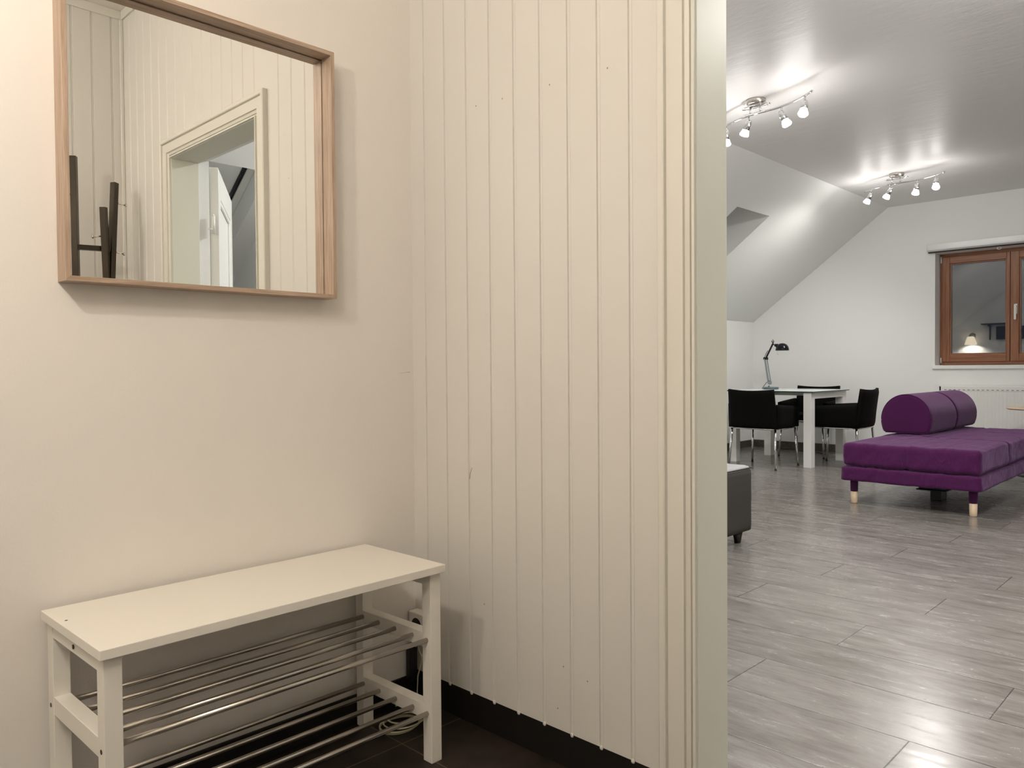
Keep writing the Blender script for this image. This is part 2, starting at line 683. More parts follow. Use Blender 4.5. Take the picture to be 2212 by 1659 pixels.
W_ = 0.09107
T0 = 0.0576
# panelled wall with the doorway (front wall of the hall), face at x = 0


def f3(s, h, z):
    return (-h, -s, z)


def t0_for(a):
    k = math.ceil((a - T0) / W_)
    return T0 + k * W_ - a


CA, CB = 0.876, 1.848
mb = panels('x', f3, 0, 0, 0, 0, extra=[
    (0.0, CA, T0, 0.089, ZH - 0.04),
    (CB, 2.34 - CB, t0_for(CB), 0.089, ZH - 0.04),
    (CA, CB - CA, t0_for(CA), 2.036, ZH - 0.04)])
# wall core behind the boards, also the near wall of the living room
mb.mi = 2
for (yy, zz) in ((-0.3849, 1.6991), (-0.5503, 1.6923), (-0.2836, 1.7043), (-0.5834, 0.251), (-0.6596, 0.2353), (-0.5642, 0.1409), (-0.2998, 0.3477), (-0.7289, 1.6841), (-0.8716, 0.367)):
    mb.sphere((0.0, yy, zz), 0.0019, 8, 5, (0.15, 1.0, 1.2))
mb.tube([(-0.0002, -0.2553, 0.7175), (-0.0002, -0.2491, 0.7036), (-0.0002, -0.2451, 0.6858)], 0.0007, 6)
mb.mi = 1
mb.box((0.012, -0.948, 0.0), (0.125, KL + 0.1, ZH + 0.1))
mb.box((0.125, -0.918, 0.0), (XN, KL + 0.1, ZH + 0.1))
mb.box((0.012, KR - 0.1, 0.0), (0.125, -1.775, ZH + 0.1))
mb.box((0.125, KR - 0.1, 0.0), (XN, -1.795, ZH + 0.1))
mb.box((0.012, -1.775, 1.970), (0.125, -0.948, ZH + 0.1))
mb.box((0.125, -1.795, 1.985), (XN, -0.918, ZH + 0.1))
struct(mb.build('wall_front', [M['panel'], M['white'], mat('stain', (0.30, 0.24, 0.18), 0.6)]))

# right wall of the hall, panelled too, face at y = HW


def r3(s, h, z):
    return (-s, HW + h, z)


mb = panels('x', r3, 3.3, 0.045, 0.089, ZH - 0.04)
mb.mi = 1
mb.box((-3.4, HW - 0.1, 0.0), (0.0, HW - 0.012, ZH))
struct(mb.build('wall_right', [M['panel'], M['white']]))

# cornice strips and corner strip
mb = MB()
mb.box((HB, HW, ZH - 0.043), (0.0, HW + 0.010, ZH), 0.003)
struct(mb.build('trim_1', M['trimwhite']))
mb = MB()
mb.box((-0.010, HW + 0.0101, ZH - 0.043), (0.0, 0.0, ZH), 0.003)
struct(mb.build('trim_2', M['trimwhite']))
mb = MB()
mb.box((-0.016, HW, 0.089), (0.0, HW + 0.016, ZH - 0.0431), 0.004)
struct(mb.build('trim_3', M['trimwhite']))

# dark tiled skirting in the hall
mb = MB()
mb.box((0.001, -CA, 0.0), (0.012, 0.0, 0.0885), 0.0012)
mb.box((0.001, HW, 0.0), (0.012, -CB, 0.0885), 0.0012)
struct(mb.build('baseboard_front', M['blackhole'] if False else mat('dark_tile_skirting', (0.008, 0.006, 0.005), 0.5, bump=0.1, bscale=30)))
mb = MB()
mb.box((HB, -0.009, 0.0), (0.0, 0.0, 0.080), 0.0012)
struct(mb.build('baseboard_left', bpy.data.materials['dark_tile_skirting']))
mb = MB()
mb.box((HB, HW - 0.011, 0.0), (0.0, HW - 0.001, 0.0885), 0.0012)
struct(mb.build('baseboard_right', bpy.data.materials['dark_tile_skirting']))
# paint drips left below the grooves
mb = MB()
for k in range(1, 9):
    y = -(T0 + k * W_ + 0.006)
    mb.sphere((0.0, y, 0.088), 0.0055, 10, 6, (0.5, 1.0, 1.1))
struct(mb.build('trim_4', M['panel']))

# living room walls
mb = MB()   # gable wall with the window opening
WY0, WY1, WZ0, WZ1 = -0.66, 0.69, 0.985, 2.167
mb.box((XL, WY1, 0), (XL + 0.28, KL + 0.1, ZC + 0.1))
mb.box((XL, KR - 0.1, 0), (XL + 0.28, WY0, ZC + 0.1))
mb.box((XL, WY0, 0), (XL + 0.28, WY1, WZ0))
mb.box((XL, WY0, WZ1), (XL + 0.28, WY1, ZC + 0.1))
struct(mb.build('wall_far', M['white']))
mb = MB()
mb.box((XN, KL, 0), (XL, KL + 0.1, ZK))
struct(mb.build('wall_knee_left', M['white']))
mb = MB()
mb.box((XN, KR - 0.1, 0), (XL, KR, ZK))
struct(mb.build('wall_knee_right', M['white']))
mb = MB()
mb.box((0.97, KR, 0), (1.07, -2.30, 1.586))
mb.prism([(0.97, KR, 1.586), (0.97, -2.30, 1.586), (0.97, -2.30, ZC + 0.747 * (-2.30 - Y2) - 0.002), (0.97, KR, 1.5861)], (0.10, 0, 0))
struct(mb.build('wall_partition', M['white']))
mb = MB()
mb.box((XN, Y2, ZC), (XL, Y1, ZC + 0.1))
struct(mb.build('ceiling_living_room', M['ceiling']))


def slope(name, sgn, y1, x0, x1, s0, s1, thick=0.40):
    """sloping ceiling going down from (y1, ZC); opening for a roof window x0..x1, s0..s1 along the slope"""
    dy, dz = 1.58, 1.18
    Ls = math.hypot(dy, dz)
    S = Vector((0, sgn * dy / Ls, -dz / Ls))
    Nn = Vector((0, sgn * dz / Ls, dy / Ls))
    X = Vector((1, 0, 0))
    Mt = Matrix((X, S, Nn)).transposed().to_4x4()
    Mt.translation = Vector((0, y1, ZC))
    mb = MB()
    e = 0.12
    mb.box((XN, 0, 0), (x0, Ls + e, thick), mat=Mt)
    mb.box((x1, 0, 0), (XL, Ls + e, thick), mat=Mt)
    mb.box((x0, 0, 0), (x1, s0, thick), mat=Mt)
    mb.box((x0, s1, 0), (x1, Ls + e, thick), mat=Mt)
    o = struct(mb.build(name, M['white']))
    return Mt


ML = slope('ceiling_slope_left', 1, Y1, 4.90, 5.52, 0.505, 1.45)
MR = slope('ceiling_slope_right', -1, Y2, 0.27, 0.83, 0.936, 1.62)


def roof_window(name, Mt, x0, x1, s0, s1, n):
    w = struct(empty(name, (0, 0, 0)))
    mb = MB()
    fw = 0.045
    for a, b_ in (((x0, s0), (x0 + fw, s1)), ((x1 - fw, s0), (x1, s1)), ((x0 + fw, s0), (x1 - fw, s0 + fw)), ((x0 + fw, s1 - fw), (x1 - fw, s1))):
        mb.box((a[0], a[1], n), (b_[0], b_[1], n + 0.05), 0.004, mat=Mt)
    mb.build('window_frame', M['doorwhite'], w)
    mb = MB()
    g = fw + 0.012
    for a, b_ in (((x0 + fw, s0 + fw), (x0 + g, s1 - fw)), ((x1 - g, s0 + fw), (x1 - fw, s1 - fw)), ((x0 + g, s0 + fw), (x1 - g, s0 + g)), ((x0 + g, s1 - g), (x1 - g, s1 - fw))):
        mb.box((a[0], a[1], n + 0.012), (b_[0], b_[1], n + 0.05), 0.002, mat=Mt)
    mb.build('gasket', M['black'], w)
    mb = MB()
    mb.box((x0 + g, s0 + g, n + 0.03), (x1 - g, s1 - g, n + 0.036), mat=Mt)
    mb.build('pane', M['pane'], w)
    return w


roof_window('window_2', ML, 4.90, 5.52, 0.505, 1.45, 0.35)
roof_window('window_3', MR, 0.27, 0.83, 0.936, 1.62, 0.13)

# skirting in the living room
mb = MB()
mb.box((XL - 0.012, WY0 - 2.5, 0), (XL, KL, 0.088), 0.002)
struct(mb.build('baseboard_far', M['skirt']))
mb = MB()
mb.box((XN, KL - 0.012, 0), (XL - 0.0121, KL, 0.088), 0.002)
struct(mb.build('baseboard_living_left', M['skirt']))

# ------------------------------------------------------------------ doorway: casing, jamb lining, leaf
door = struct(empty('door_1', (0, 0, 0)))
prof = [(0.0015, -0.012), (0.0015, 0.010), (0.006, 0.010), (0.0072, -0.008), (0.0145, -0.008), (0.0165, 0.003), (0.026, 0.0065), (0.0275, 0.013), (0.066, 0.013),
        (0.067, 0.0115), (0.0685, 0.0115), (0.070, 0.020), (0.073, 0.022), (0.084, 0.022), (0.0872, 0.019), (0.0872, -0.012)]


def casing_mesh():
    t = bmesh.new()
    rows = []
    for (s, h) in prof:
        pts = [(-h, JL + s, 0.0), (-h, JL + s, JZ + s), (-h, JR - s, JZ + s), (-h, JR - s, 0.0)]
        rows.append([t.verts.new(p) for p in pts])
    n = len(rows)
    for i in range(n):
        A, B = rows[i], rows[(i + 1) % n]
        for k in range(3):
            t.faces.new((A[k], A[k + 1], B[k + 1], B[k]))
    t.faces.new([r[0] for r in rows])
    t.faces.new([r[3] for r in rows][::-1])
    bmesh.ops.recalc_face_normals(t, faces=t.faces)
    mb = MB()
    mb._merge(t)
    return mb


casing_mesh().build('door_casing', M['trimwhite'], door)
mb = MB()
mb.box((0.0, JL, 0), (0.125, -0.9481, JZ + 0.015), 0.0012)
mb.box((0.0, -1.7749, 0), (0.125, JR, JZ + 0.015), 0.0012)
mb.box((0.0, JR, JZ), (0.125, JL, JZ + 0.0149), 0.0012)
mb.build('door_jamb', mat('jamb_paint', (0.72, 0.72, 0.63), 0.45, spec=0.25, bump=0.05, bscale=50), door)
# leaf, swung back into the living room
leaf = empty('door_leaf', (0.215, -1.80, 0.0), 0.0, door)
d0 = Vector((0.215, -1.80))
d1 = Vector((0.60, -2.46))
leaf.rotation_euler = (0, 0, math.atan2(d1.y - d0.y, d1.x - d0.x))
LW, LT = 0.775, 0.040
mb = MB()
y0, y1 = -LT / 2, LT / 2
st = 0.115
ztop = 1.962
mb.box((0, y0, 0.008), (st, y1, ztop), 0.002)
mb.box((LW - st, y0, 0.008), (LW, y1, ztop), 0.002)
mb.box((st, y0, 0.008), (LW - st, y1, 0.22), 0.001)
mb.box((st, y0, 0.85), (LW - st, y1, 0.99), 0.001)
mb.box((st, y0, ztop - 0.13), (LW - st, y1, ztop), 0.001)
mb.box((st, y0 + 0.012, 0.2), (LW - st, y1 - 0.012, ztop - 0.12))
mb.build('leaf_frame', M['doorwhite'], leaf)
mb = MB()
for (za, zb) in ((0.22, 0.85), (0.99, ztop - 0.13)):
    for sy in (-1, 1):
        yy = sy * (LT / 2 - 0.002)
        yi = sy * (LT / 2 - 0.012)
        for (a, b_) in (((st, za), (st + 0.022, zb)), ((LW - st - 0.022, za), (LW - st, zb)), ((st + 0.022, za), (LW - st - 0.022, za + 0.022)), ((st + 0.022, zb - 0.022), (LW - st - 0.022, zb))):
            mb.box((a[0], min(yy, yi), a[1]), (b_[0], max(yy, yi), b_[1]), 0.003)
mb.build('leaf_moulding', M['doorwhite'], leaf)
mb = MB()
mb.box((LW - 0.075, y1, 0.96), (LW - 0.035, y1 + 0.006, 1.18), 0.002)
mb.cyl((LW - 0.055, y1 + 0.005, 1.06), (LW - 0.055, y1 + 0.045, 1.06), 0.009)
mb.tube([(LW - 0.055, y1 + 0.045, 1.06), (LW - 0.09, y1 + 0.052, 1.06), (LW - 0.17, y1 + 0.05, 1.058)], 0.008)
mb.box((LW - 0.075, y0 - 0.006, 0.96), (LW - 0.035, y0, 1.18), 0.002)
mb.cyl((LW - 0.055, y0 - 0.045, 1.06), (LW - 0.055, y0, 1.06), 0.009)
mb.tube([(LW - 0.055, y0 - 0.045, 1.06), (LW - 0.09, y0 - 0.052, 1.06), (LW - 0.17, y0 - 0.05, 1.058)], 0.008)
mb.build('leaf_handle', M['chrome'], leaf)
for zz in (0.25, 1.64):
    mb = MB()
    mb.cyl((0.200, -1.778, zz), (0.200, -1.778, zz + 0.085), 0.008)
    mb.cyl((0.200, -1.778, zz + 0.085), (0.200, -1.778, zz + 0.093), 0.006, 0.004)
    mb.cyl((0.175, -1.773, zz + 0.02), (0.200, -1.778, zz + 0.02), 0.004)
    mb.build('hinge', M['doorwhite'], door)

# ------------------------------------------------------------------ gable window
win = struct(empty('window_1', (0, 0, 0)))
XW = 7.66
mb = MB()
fw = 0.045


def ring(mb, ya, yb, za, zb, w, xa, xb, bev=0.003, wb=None):
    """rectangular frame, level bars and uprights"""
    wb = wb or w
    mb.mi = 0
    mb.box((xa, ya, za), (xb, ya + w, zb), bev)
    mb.box((xa, yb - w, za), (xb, yb, zb), bev)
    mb.mi = 1
    mb.box((xa + 0.0005, ya + w, za), (xb, yb - w, za + wb), bev)
    mb.box((xa + 0.0005, ya + w, zb - w), (xb, yb - w, zb), bev)


ring(mb, WY0, WY1, 0.992, WZ1, 0.040, XW + 0.010, XW + 0.08)
mb.build('window_frame', [M['redz'], M['redy']], win)


def sash(ya, yb, za, zb, wl, wr, wt, wbm):
    s = MB()
    s.mi = 0
    s.box((XW - 0.012, ya, za), (XW + 0.05, ya + wr, zb), 0.004)
    s.box((XW - 0.012, yb - wl, za), (XW + 0.05, yb, zb), 0.004)
    s.mi = 1
    s.box((XW - 0.0115, ya + wr, za), (XW + 0.05, yb - wl, za + wbm), 0.004)
    s.box((XW - 0.0115, ya + wr, zb - wt), (XW + 0.05, yb - wl, zb), 0.004)
    # glazing bead, one step in
    b0 = 0.012
    s.mi = 0
    s.box((XW + 0.004, ya + wr, za + wbm), (XW + 0.03, ya + wr + b0, zb - wt), 0.002)
    s.box((XW + 0.004, yb - wl - b0, za + wbm), (XW + 0.03, yb - wl, zb - wt), 0.002)
    s.mi = 1
    s.box((XW + 0.0045, ya + wr + b0, za + wbm), (XW + 0.03, yb - wl - b0, za + wbm + b0), 0.002)
    s.box((XW + 0.0045, ya + wr + b0, zb - wt - b0), (XW + 0.03, yb - wl - b0, zb - wt), 0.002)
    o = s.build('sash', [M['redz'], M['redy']], win)
    p = MB()
    for xx in (XW + 0.020, XW + 0.036):
        p.box((xx, ya + wr + 0.004, za + wbm + 0.004), (xx + 0.004, yb - wl - 0.004, zb - wt - 0.004))
    p.build('pane', M['pane'], o)
    return o


sash(0.044, 0.662, 1.026, 2.132, 0.070, 0.030, 0.070, 0.076)
sash(-0.632, 0.040, 1.026, 2.132, 0.075, 0.070, 0.070, 0.076)
mb = MB()
mb.box((XW - 0.024, -0.022, 1.50), (XW - 0.012, 0.006, 1.60), 0.003)
mb.cyl((XW - 0.045, -0.008, 1.575), (XW - 0.024, -0.008, 1.575), 0.009)
mb.box((XW - 0.056, -0.018, 1.44), (XW - 0.042, 0.002, 1.59), 0.004)
mb.build('window_handle', M['doorwhite'], win)
mb = MB()
mb.cyl((XW - 0.016, 0.672, 1.01), (XW - 0.016, 0.672, 1.07), 0.007)
mb.cyl((XW - 0.016, 0.672, 2.07), (XW - 0.016, 0.672, 2.14), 0.007)
mb.build('window_hinge', M['alu'], win)
mb = MB()
mb.box((XL - 0.022, WY0 - 0.02, WZ0 - 0.036), (XW + 0.012, WY1 + 0.022, WZ0 + 0.004), 0.006, 3)
mb.build('window_sill', M['doorwhite'], win)

# roller blind rolled up above the window
bl = empty('roller_blind', (XL, 0.0, 2.18))
tag(bl, 'white rolled-up roller blind cassette above the brown wooden window', 'blind')
mb = MB()
mb.prism([(-0.055, -0.72, 0.074), (-0.006, -0.72, 0.080), (-0.0005, -0.72, 0.080), (-0.0005, -0.72, -0.012), (-0.050, -0.72, -0.002), (-0.060, -0.72, 0.014), (-0.058, -0.72, 0.03)], (0, 1.47, 0))
mb.build('cassette', M['alu'], bl)
mb = MB()
mb.box((-0.050, -0.70, -0.014), (-0.020, 0.745, -0.004), 0.003)
mb.build('bottom_bar', M['blackhole'], bl)
mb = MB()
mb.tube([(-0.035 + 0.0, 0.10 + 0.018 * math.cos(a), -0.030 + 0.012 * math.sin(a)) for a in [2 * PI * k / 20 for k in range(20)]], 0.003, 8, closed=True)
mb.build('pull_ring', M['doorwhite'], bl)

# ------------------------------------------------------------------ radiator
rad = empty('radiator', (XL, 0, 0))
tag(rad, 'long white panel radiator on the wall beneath the window', 'radiator')
RX = -0.105
ya, yb, za, zb = -0.78, 0.62, 0.17, 0.778
poly = []
n = 42
for i in range(n):
    y = ya + 0.02 + (yb - ya - 0.04) * i / n
    w = (yb - ya - 0.04) / n
    poly += [(RX, y, za + 0.03), (RX, y + w * 0.5, za + 0.03), (RX + 0.0018, y + w * 0.62, za + 0.03), (RX + 0.0018, y + w * 0.88, za + 0.03)]
poly += [(RX, yb - 0.02, za + 0.03), (RX + 0.02, yb - 0.02, za + 0.03), (RX + 0.02, ya + 0.02, za + 0.03)]
mb = MB()
mb.prism(poly, (0, 0, zb - za - 0.085))
mb.box((RX, ya, zb - 0.055), (RX + 0.02, yb, zb - 0.004), 0.004)
mb.box((RX, ya, za), (RX + 0.02, yb, za + 0.031), 0.004)
mb.box((RX, ya, za), (RX + 0.02, ya + 0.021, zb - 0.004), 0.004)
mb.box((RX, yb - 0.021, za), (RX + 0.02, yb, zb - 0.004), 0.004)
mb.build('front_panel', M['radiator'], rad)
mb = MB()
mb.box((RX + 0.02, ya + 0.01, za + 0.01), (-0.02, ya + 0.016, zb - 0.002), 0.001)
mb.box((RX + 0.001, yb - 0.008, za + 0.005), (-0.02, yb + 0.001, zb + 0.003), 0.002)
mb.box((RX + 0.060, ya + 0.03, za), (RX + 0.075, yb - 0.03, zb - 0.01), 0.003)
mb.box((-0.022, -0.5, 0.25), (-0.0005, -0.46, 0.70))
mb.box((-0.022, 0.36, 0.25), (-0.0005, 0.40, 0.70))
mb.build('convector', M['radiator'], rad)
mb = MB()
mb.box((RX + 0.004, ya + 0.004, zb - 0.006), (-0.018, yb - 0.004, zb + 0.004), 0.002)
mb.build('top_grille', M['radiator'], rad)
mb = MB()
mb.box((-0.0012, -0.010, 0.0), (0.002, 0.010, 0.006))
vs0 = mb.build('vent_slot', M['slot'], rad, (RX, 0.56, zb - 0.044))
for i in range(1, 31):
    o = vs0.copy()
    COL.objects.link(o)
    o.location = (RX, 0.56 - i * 0.0425, zb - 0.044)

# ------------------------------------------------------------------ ceiling spot bars


def spot_bar(name, loc, tilts, label):
    root = empty(name, loc)
    tag(root, label, 'ceiling light', 'chrome wavy four-spot bars on the ceiling')
    H = ZC - loc[2]
    mb = MB()
    mb.lathe([(0.0, -0.032), (0.045, -0.032), (0.058, -0.026), (0.062, -0.012), (0.062, 0.0), (0.0, 0.0)], (0.0, 0.05, H))
    mb.build('canopy', M['steel'], root)
    mb = MB()
    pts = []
    for k in range(28):
        a = 2 * PI * k / 28
        pts.append((0.035 * math.cos(a), 0.05 + 0.095 * math.sin(a), H - 0.042))
    mb.tube(pts, 0.004, 8, closed=True)
    mb.cyl((0.02, 0.09, H - 0.045), (0.02, 0.09, H - 0.028), 0.007)
    mb.cyl((-0.02, 0.01, H - 0.045), (-0.02, 0.01, H - 0.028), 0.007)
    mb.box((-0.012, -0.02, -0.004), (0.012, 0.13, 0.006), 0.003)
    mb.cyl((0.0, 0.02, 0.0), (0.0, 0.02, H - 0.03), 0.006)
    mb.cyl((0.0, 0.09, 0.0), (0.0, 0.09, H - 0.03), 0.006)
    mb.build('bracket', M['chrome'], root)

    def cx(y):
        u = y / 0.36
        return 0.13 * u * abs(u) ** 1.2
    mb = MB()
    mb.tube([(cx(y), y, 0.0) for y in [-0.38 + 0.76 * k / 40 for k in range(41)]], 0.0065, 10)
    mb.build('curved_bar', M['chrome'], root)
    for y, dx, dy in tilts:
        p = Vector((cx(y), y, 0.0))
        q = p + Vector((0, 0, -0.045))
        mb = MB()
        mb.cyl(p, q, 0.0065)
        mb.sphere(q, 0.008, 12, 8)
        stem = mb.build('stem', M['chrome'], root)
        d = Vector((dx, dy, -1.0)).normalized()
        top = q - d * 0.020
        mb = MB()
        mb.lathe([(0.0, 0.0), (0.013, 0.002), (0.019, 0.012), (0.0215, 0.035), (0.0225, 0.068), (0.0205, 0.068), (0.019, 0.05), (0.0, 0.05)], top, d)
        mb.build('lamp_holder', M['chrome'], root)
        mb = MB()
        mb.lathe([(0.0, 0.050), (0.014, 0.052), (0.019, 0.066), (0.027, 0.088), (0.030, 0.098), (0.026, 0.106), (0.0, 0.110)], top, d)
        mb.build('bulb', M['bulbglow'], root)
        c = top + d * 0.125
        add_light('spot_beam', 'SPOT', c, SPOT_W, (1.0, 0.965, 0.925), 0.028, root, d, math.radians(150), 0.9)
        add_light('spot_glow', 'POINT', top + d * 0.128 + Vector((0, 0, 0)), GLOW_W, (1.0, 0.965, 0.93), 0.018, root)
    return root


spot_bar('ceiling_spot_bar', (3.27, 0.51, 2.628), [(0.315, 0.05, 0.02), (0.105, 0.0, 0.45), (-0.13, 0.15, -0.42), (-0.315, -0.45, -0.05)],
         'wavy chrome four-spot ceiling bar nearer the doorway, partly cut off by the door jamb')
spot_bar('ceiling_spot_bar', (5.98, 0.53, 2.628), [(0.305, -0.05, 0.55), (0.105, -0.05, 0.55), (-0.125, -0.15, 0.15), (-0.295, -0.5, -0.15)],
         'wavy chrome four-spot ceiling bar farther back, above the purple daybed near the window')

# ------------------------------------------------------------------ hall pendant (throws the mirror's and the bench's shadows)
pl = empty('pendant_lamp', (HALL_LAMP.x, HALL_LAMP.y, 0.0))
tag(pl, 'bare globe bulb hanging on a cord from the hall ceiling', 'pendant lamp')
mb = MB()
mb.lathe([(0.0, ZH - 0.03), (0.045, ZH - 0.026), (0.05, ZH), (0.0, ZH)])
mb.build('ceiling_rose', M['doorwhite'], pl)
mb = MB()
mb.cyl((0, 0, HALL_LAMP.z + 0.10), (0, 0, ZH - 0.02), 0.003)
mb.build('cord', M['doorwhite'], pl)
mb = MB()
mb.lathe([(0.0, HALL_LAMP.z + 0.035), (0.017, HALL_LAMP.z + 0.035), (0.02, HALL_LAMP.z + 0.06), (0.018, HALL_LAMP.z + 0.10), (0.0, HALL_LAMP.z + 0.11)])
mb.build('socket', M['doorwhite'], pl)
mb = MB()
mb.sphere((0, 0, HALL_LAMP.z), 0.034, 24, 16)
bulb = mb.build('bulb', M['hallglow'], pl)

# ------------------------------------------------------------------ opal fill lamps added to both ceilings, out of the frame


def fill_dome(loc, r, color, glow, label):
    root = empty('fill_dome_lamp', loc)
    tag(root, label, 'fill lamp')
    mb = MB()
    mb.lathe([(0.0, 0.0), (r * 0.96, 0.0), (r, -0.008), (r * 0.98, -0.016), (0.0, -0.016)], seg=48)
    mb.build('lamp_plate', M['doorwhite'], root)
    mb = MB()
    mb.lathe([(r * 0.94 * math.cos(a), -0.016 - r * 0.42 * math.sin(a)) for a in [PI / 2 * k / 14 for k in range(14)]] + [(0.0, -0.016 - r * 0.42)], seg=48)
    mb.build('opal_shade', emit('opal_' + str(round(loc[0], 1)), color, glow), root)
    return root


gl = empty('fill_globe_lamp', (-2.00, -1.62, ZH))  # unseen globe, added as soft fill for the hall walls
tag(gl, 'added opal globe fill light hanging from the hall ceiling behind the camera', 'fill lamp')
mb = MB()
mb.lathe([(0.0, 0.0), (0.055, 0.0), (0.055, -0.012), (0.012, -0.03), (0.0, -0.03)])
mb.cyl((0, 0, -0.20), (0, 0, -0.02), 0.008)
mb.build('lamp_rod', M['doorwhite'], gl)
mb = MB()
mb.sphere((0, 0, -0.35), 0.155, 40, 24)
mb.build('opal_globe', emit('opal_hall', (1.0, 0.905, 0.80), HALL_FILL), gl)
fill_dome((1.95, -1.25, ZC), 0.20, (1.0, 0.985, 0.955), ROOM_FILL, 'added opal dome fill light on the living-room ceiling, out of view to the right')  # unseen dome, added to brighten the living room

# ------------------------------------------------------------------ mirror on the left wall
MX0, MX1, MZ0, MZ1, MD, MF = -0.9463, -0.2963, 1.1803, 1.8303, 0.054, 0.0110
mr = empty('wall_mirror', ((MX0 + MX1) / 2, 0.0, MZ0))
tag(mr, 'square wall mirror with a deep light oak frame above the white bench', 'mirror')
hw = 0.325
mb = MB()


def bar(ax, o1, o2, i1, i2):
    """mitred bar of the mirror frame: outer corners o1-o2, inner corners i1-i2, from the wall to the front"""
    pts = []
    t = bmesh.new()
    q = []
    for yy in (-0.0005, -MD):
        q.append([t.verts.new((p[0], yy, p[1])) for p in (o1, o2, i2, i1)])
    A, B = q
    t.faces.new(A)
    t.faces.new(B[::-1])
    for k in range(4):
        t.faces.new((A[k], A[(k + 1) % 4], B[(k + 1) % 4], B[k]))
    bmesh.ops.recalc_face_normals(t, faces=t.faces)
    bmesh.ops.bevel(t, geom=list(t.edges), offset=0.0006, segments=1, affect='EDGES')
    mb._merge(t)


iw = hw - MF
mb.mi = 0
bar(0, (-hw, 0), (hw, 0), (-iw, MF), (iw, MF))
bar(0, (-hw, 0.65), (hw, 0.65), (-iw, 0.65 - MF), (iw, 0.65 - MF))
mb.mi = 1
bar(2, (-hw, 0), (-hw, 0.65), (-iw, MF), (-iw, 0.65 - MF))
bar(2, (hw, 0), (hw, 0.65), (iw, MF), (iw, 0.65 - MF))
mb.build('mirror_frame', [M['oakx'], M['oakz']], mr)
mb = MB()
mb.box((-iw + 0.0025, -0.0105, MF + 0.0025), (iw - 0.0025, -0.0052, 0.65 - MF - 0.0025))
mb.build('mirror_glass', M['mirror'], mr)
mb = MB()
mb.box((-iw, -0.005, MF), (iw, -0.0008, 0.65 - MF))
mb.build('backing_board', M['footblack'], mr)

# ------------------------------------------------------------------ bench with shoe rack
BX, BY, BR = -0.18554, -0.01058, 0.01382
bench = empty('shoe_bench', (BX, BY, 0.0), BR)
tag(bench, 'white wooden hall bench with steel rod shoe shelves under the mirror', 'bench')


def P(l, d, z):
    return (-l, -d, z)


mb = MB()
mb.box(P(0, 0, 0.4803), P(0.81, 0.340, 0.500), 0.0015)
mb.build('seat_top', M['benchwhite'], bench)
LGW = 0.033
for l0 in (0.005, 0.800 - LGW):
    for d0 in (0.004, 0.325 - LGW):
        mb = MB()
        mb.box(P(l0, d0, 0.0), P(l0 + LGW, d0 + LGW, 0.480), 0.0015)
        mb.build('leg', M['benchwhite'], bench)
    # end rails
    mb = MB()
    mb.box(P(l0 + 0.001, 0.004 + LGW, 0.449), P(l0 + LGW - 0.001, 0.325 - LGW, 0.4799), 0.001)
    mb.build('top_rail', M['benchwhite'], bench)
    for z0 in (0.290, 0.106):
        mb = MB()
        mb.box(P(l0 + 0.001, 0.004 + LGW, z0), P(l0 + LGW - 0.001, 0.325 - LGW, z0 + 0.037), 0.001)
        mb.build('shelf_rail', M['benchwhite'], bench)
for z0 in (0.310, 0.124):
    for k in range(5):
        d = 0.036 + 0.0715 * k
        if k == 4:
            d = 0.321
        mb = MB()
        la, lb = 0.005 + LGW, 0.800 - LGW
        mb.cyl(P(la - 0.001, d - (0.012 if k == 4 else 0) + 0.0, z0), P(lb + 0.001, d - (0.012 if k == 4 else 0), z0), 0.0062, seg=20)
        mb.build('shelf_rod', M['steel'], bench)
for (d, z) in ((0.165, 0.462), (0.020, 0.306), (0.309, 0.306), (0.020, 0.122), (0.309, 0.122)):
    mb = MB()
    mb.cyl(P(0.7995, d, z), P(0.8008, d, z), 0.0045, seg=16)
    mb.build('screw', M['blackhole'], bench)
mb = MB()
mb.sphere(P(0.795, 0.11, 0.5), 0.003, 10, 6, (1, 1, 0.2))
mb.build('dent', M['blackhole'], bench)

# ------------------------------------------------------------------ socket and cable in the corner behind the bench
so = empty('power_socket', (-0.0, -0.045, 0.24))
tag(so, 'white surface-mounted power socket low in the corner behind the bench leg', 'socket')
mb = MB()
mb.box((-0.034, -0.036, -0.028), (0.0, 0.036, 0.036), 0.003)
mb.build('housing', M['benchwhite'], so)
mb = MB()
mb.cyl((-0.0345, 0.0, 0.0), (-0.028, 0.0, 0.0), 0.021)
mb.build('outlet_hole', M['blackhole'], so)
ad = empty('power_adapter', (-0.030, -0.018, 0.09))
tag(ad, 'small black power adapter with pale coiled cable on the floor behind the bench', 'adapter')
mb = MB()
mb.box((-0.015, -0.014, -0.02), (0.012, 0.013, 0.09), 0.006)
mb.build('adapter_body', M['black'], ad)
mb = MB()
pts = [(0.0, 0.0, 0.07), (0.006, -0.02, 0.085), (0.010, -0.036, 0.05), (-0.002, -0.03, 0.0), (-0.01, -0.035, -0.05), (-0.02, -0.05, -0.078)]
for k in range(170):
    a = k * 2 * PI / 40
    r = 0.050 + 0.012 * math.sin(k * 0.13) + 0.004 * math.cos(k * 0.31)
    pts.append((-0.118 + r * math.cos(a) * 1.1, -0.112 + r * math.sin(a), -0.085 + 0.00024 * k))
mb.tube(pts, 0.0022, 8)
mb.build('cable', M['cable'], ad)

# ------------------------------------------------------------------ coat stand in the right corner (seen in the mirror)
cs = empty('coat_stand', (-0.22, -2.10, 0.0))
tag(cs, 'dark metal coat stand of slanting square bars with pegs, seen in the mirror', 'coat stand')


def sqbar(mb, p, q, w=0.027):
    p = Vector(p)
    q = Vector(q)
    d = q - p
    Mx = Matrix.Translation((p + q) / 2) @ d.to_track_quat('Z', 'Y').to_matrix().to_4x4()
    mb.box((-w / 2, -w / 2, -d.length / 2), (w / 2, w / 2, d.length / 2), 0.0015, mat=Mx)


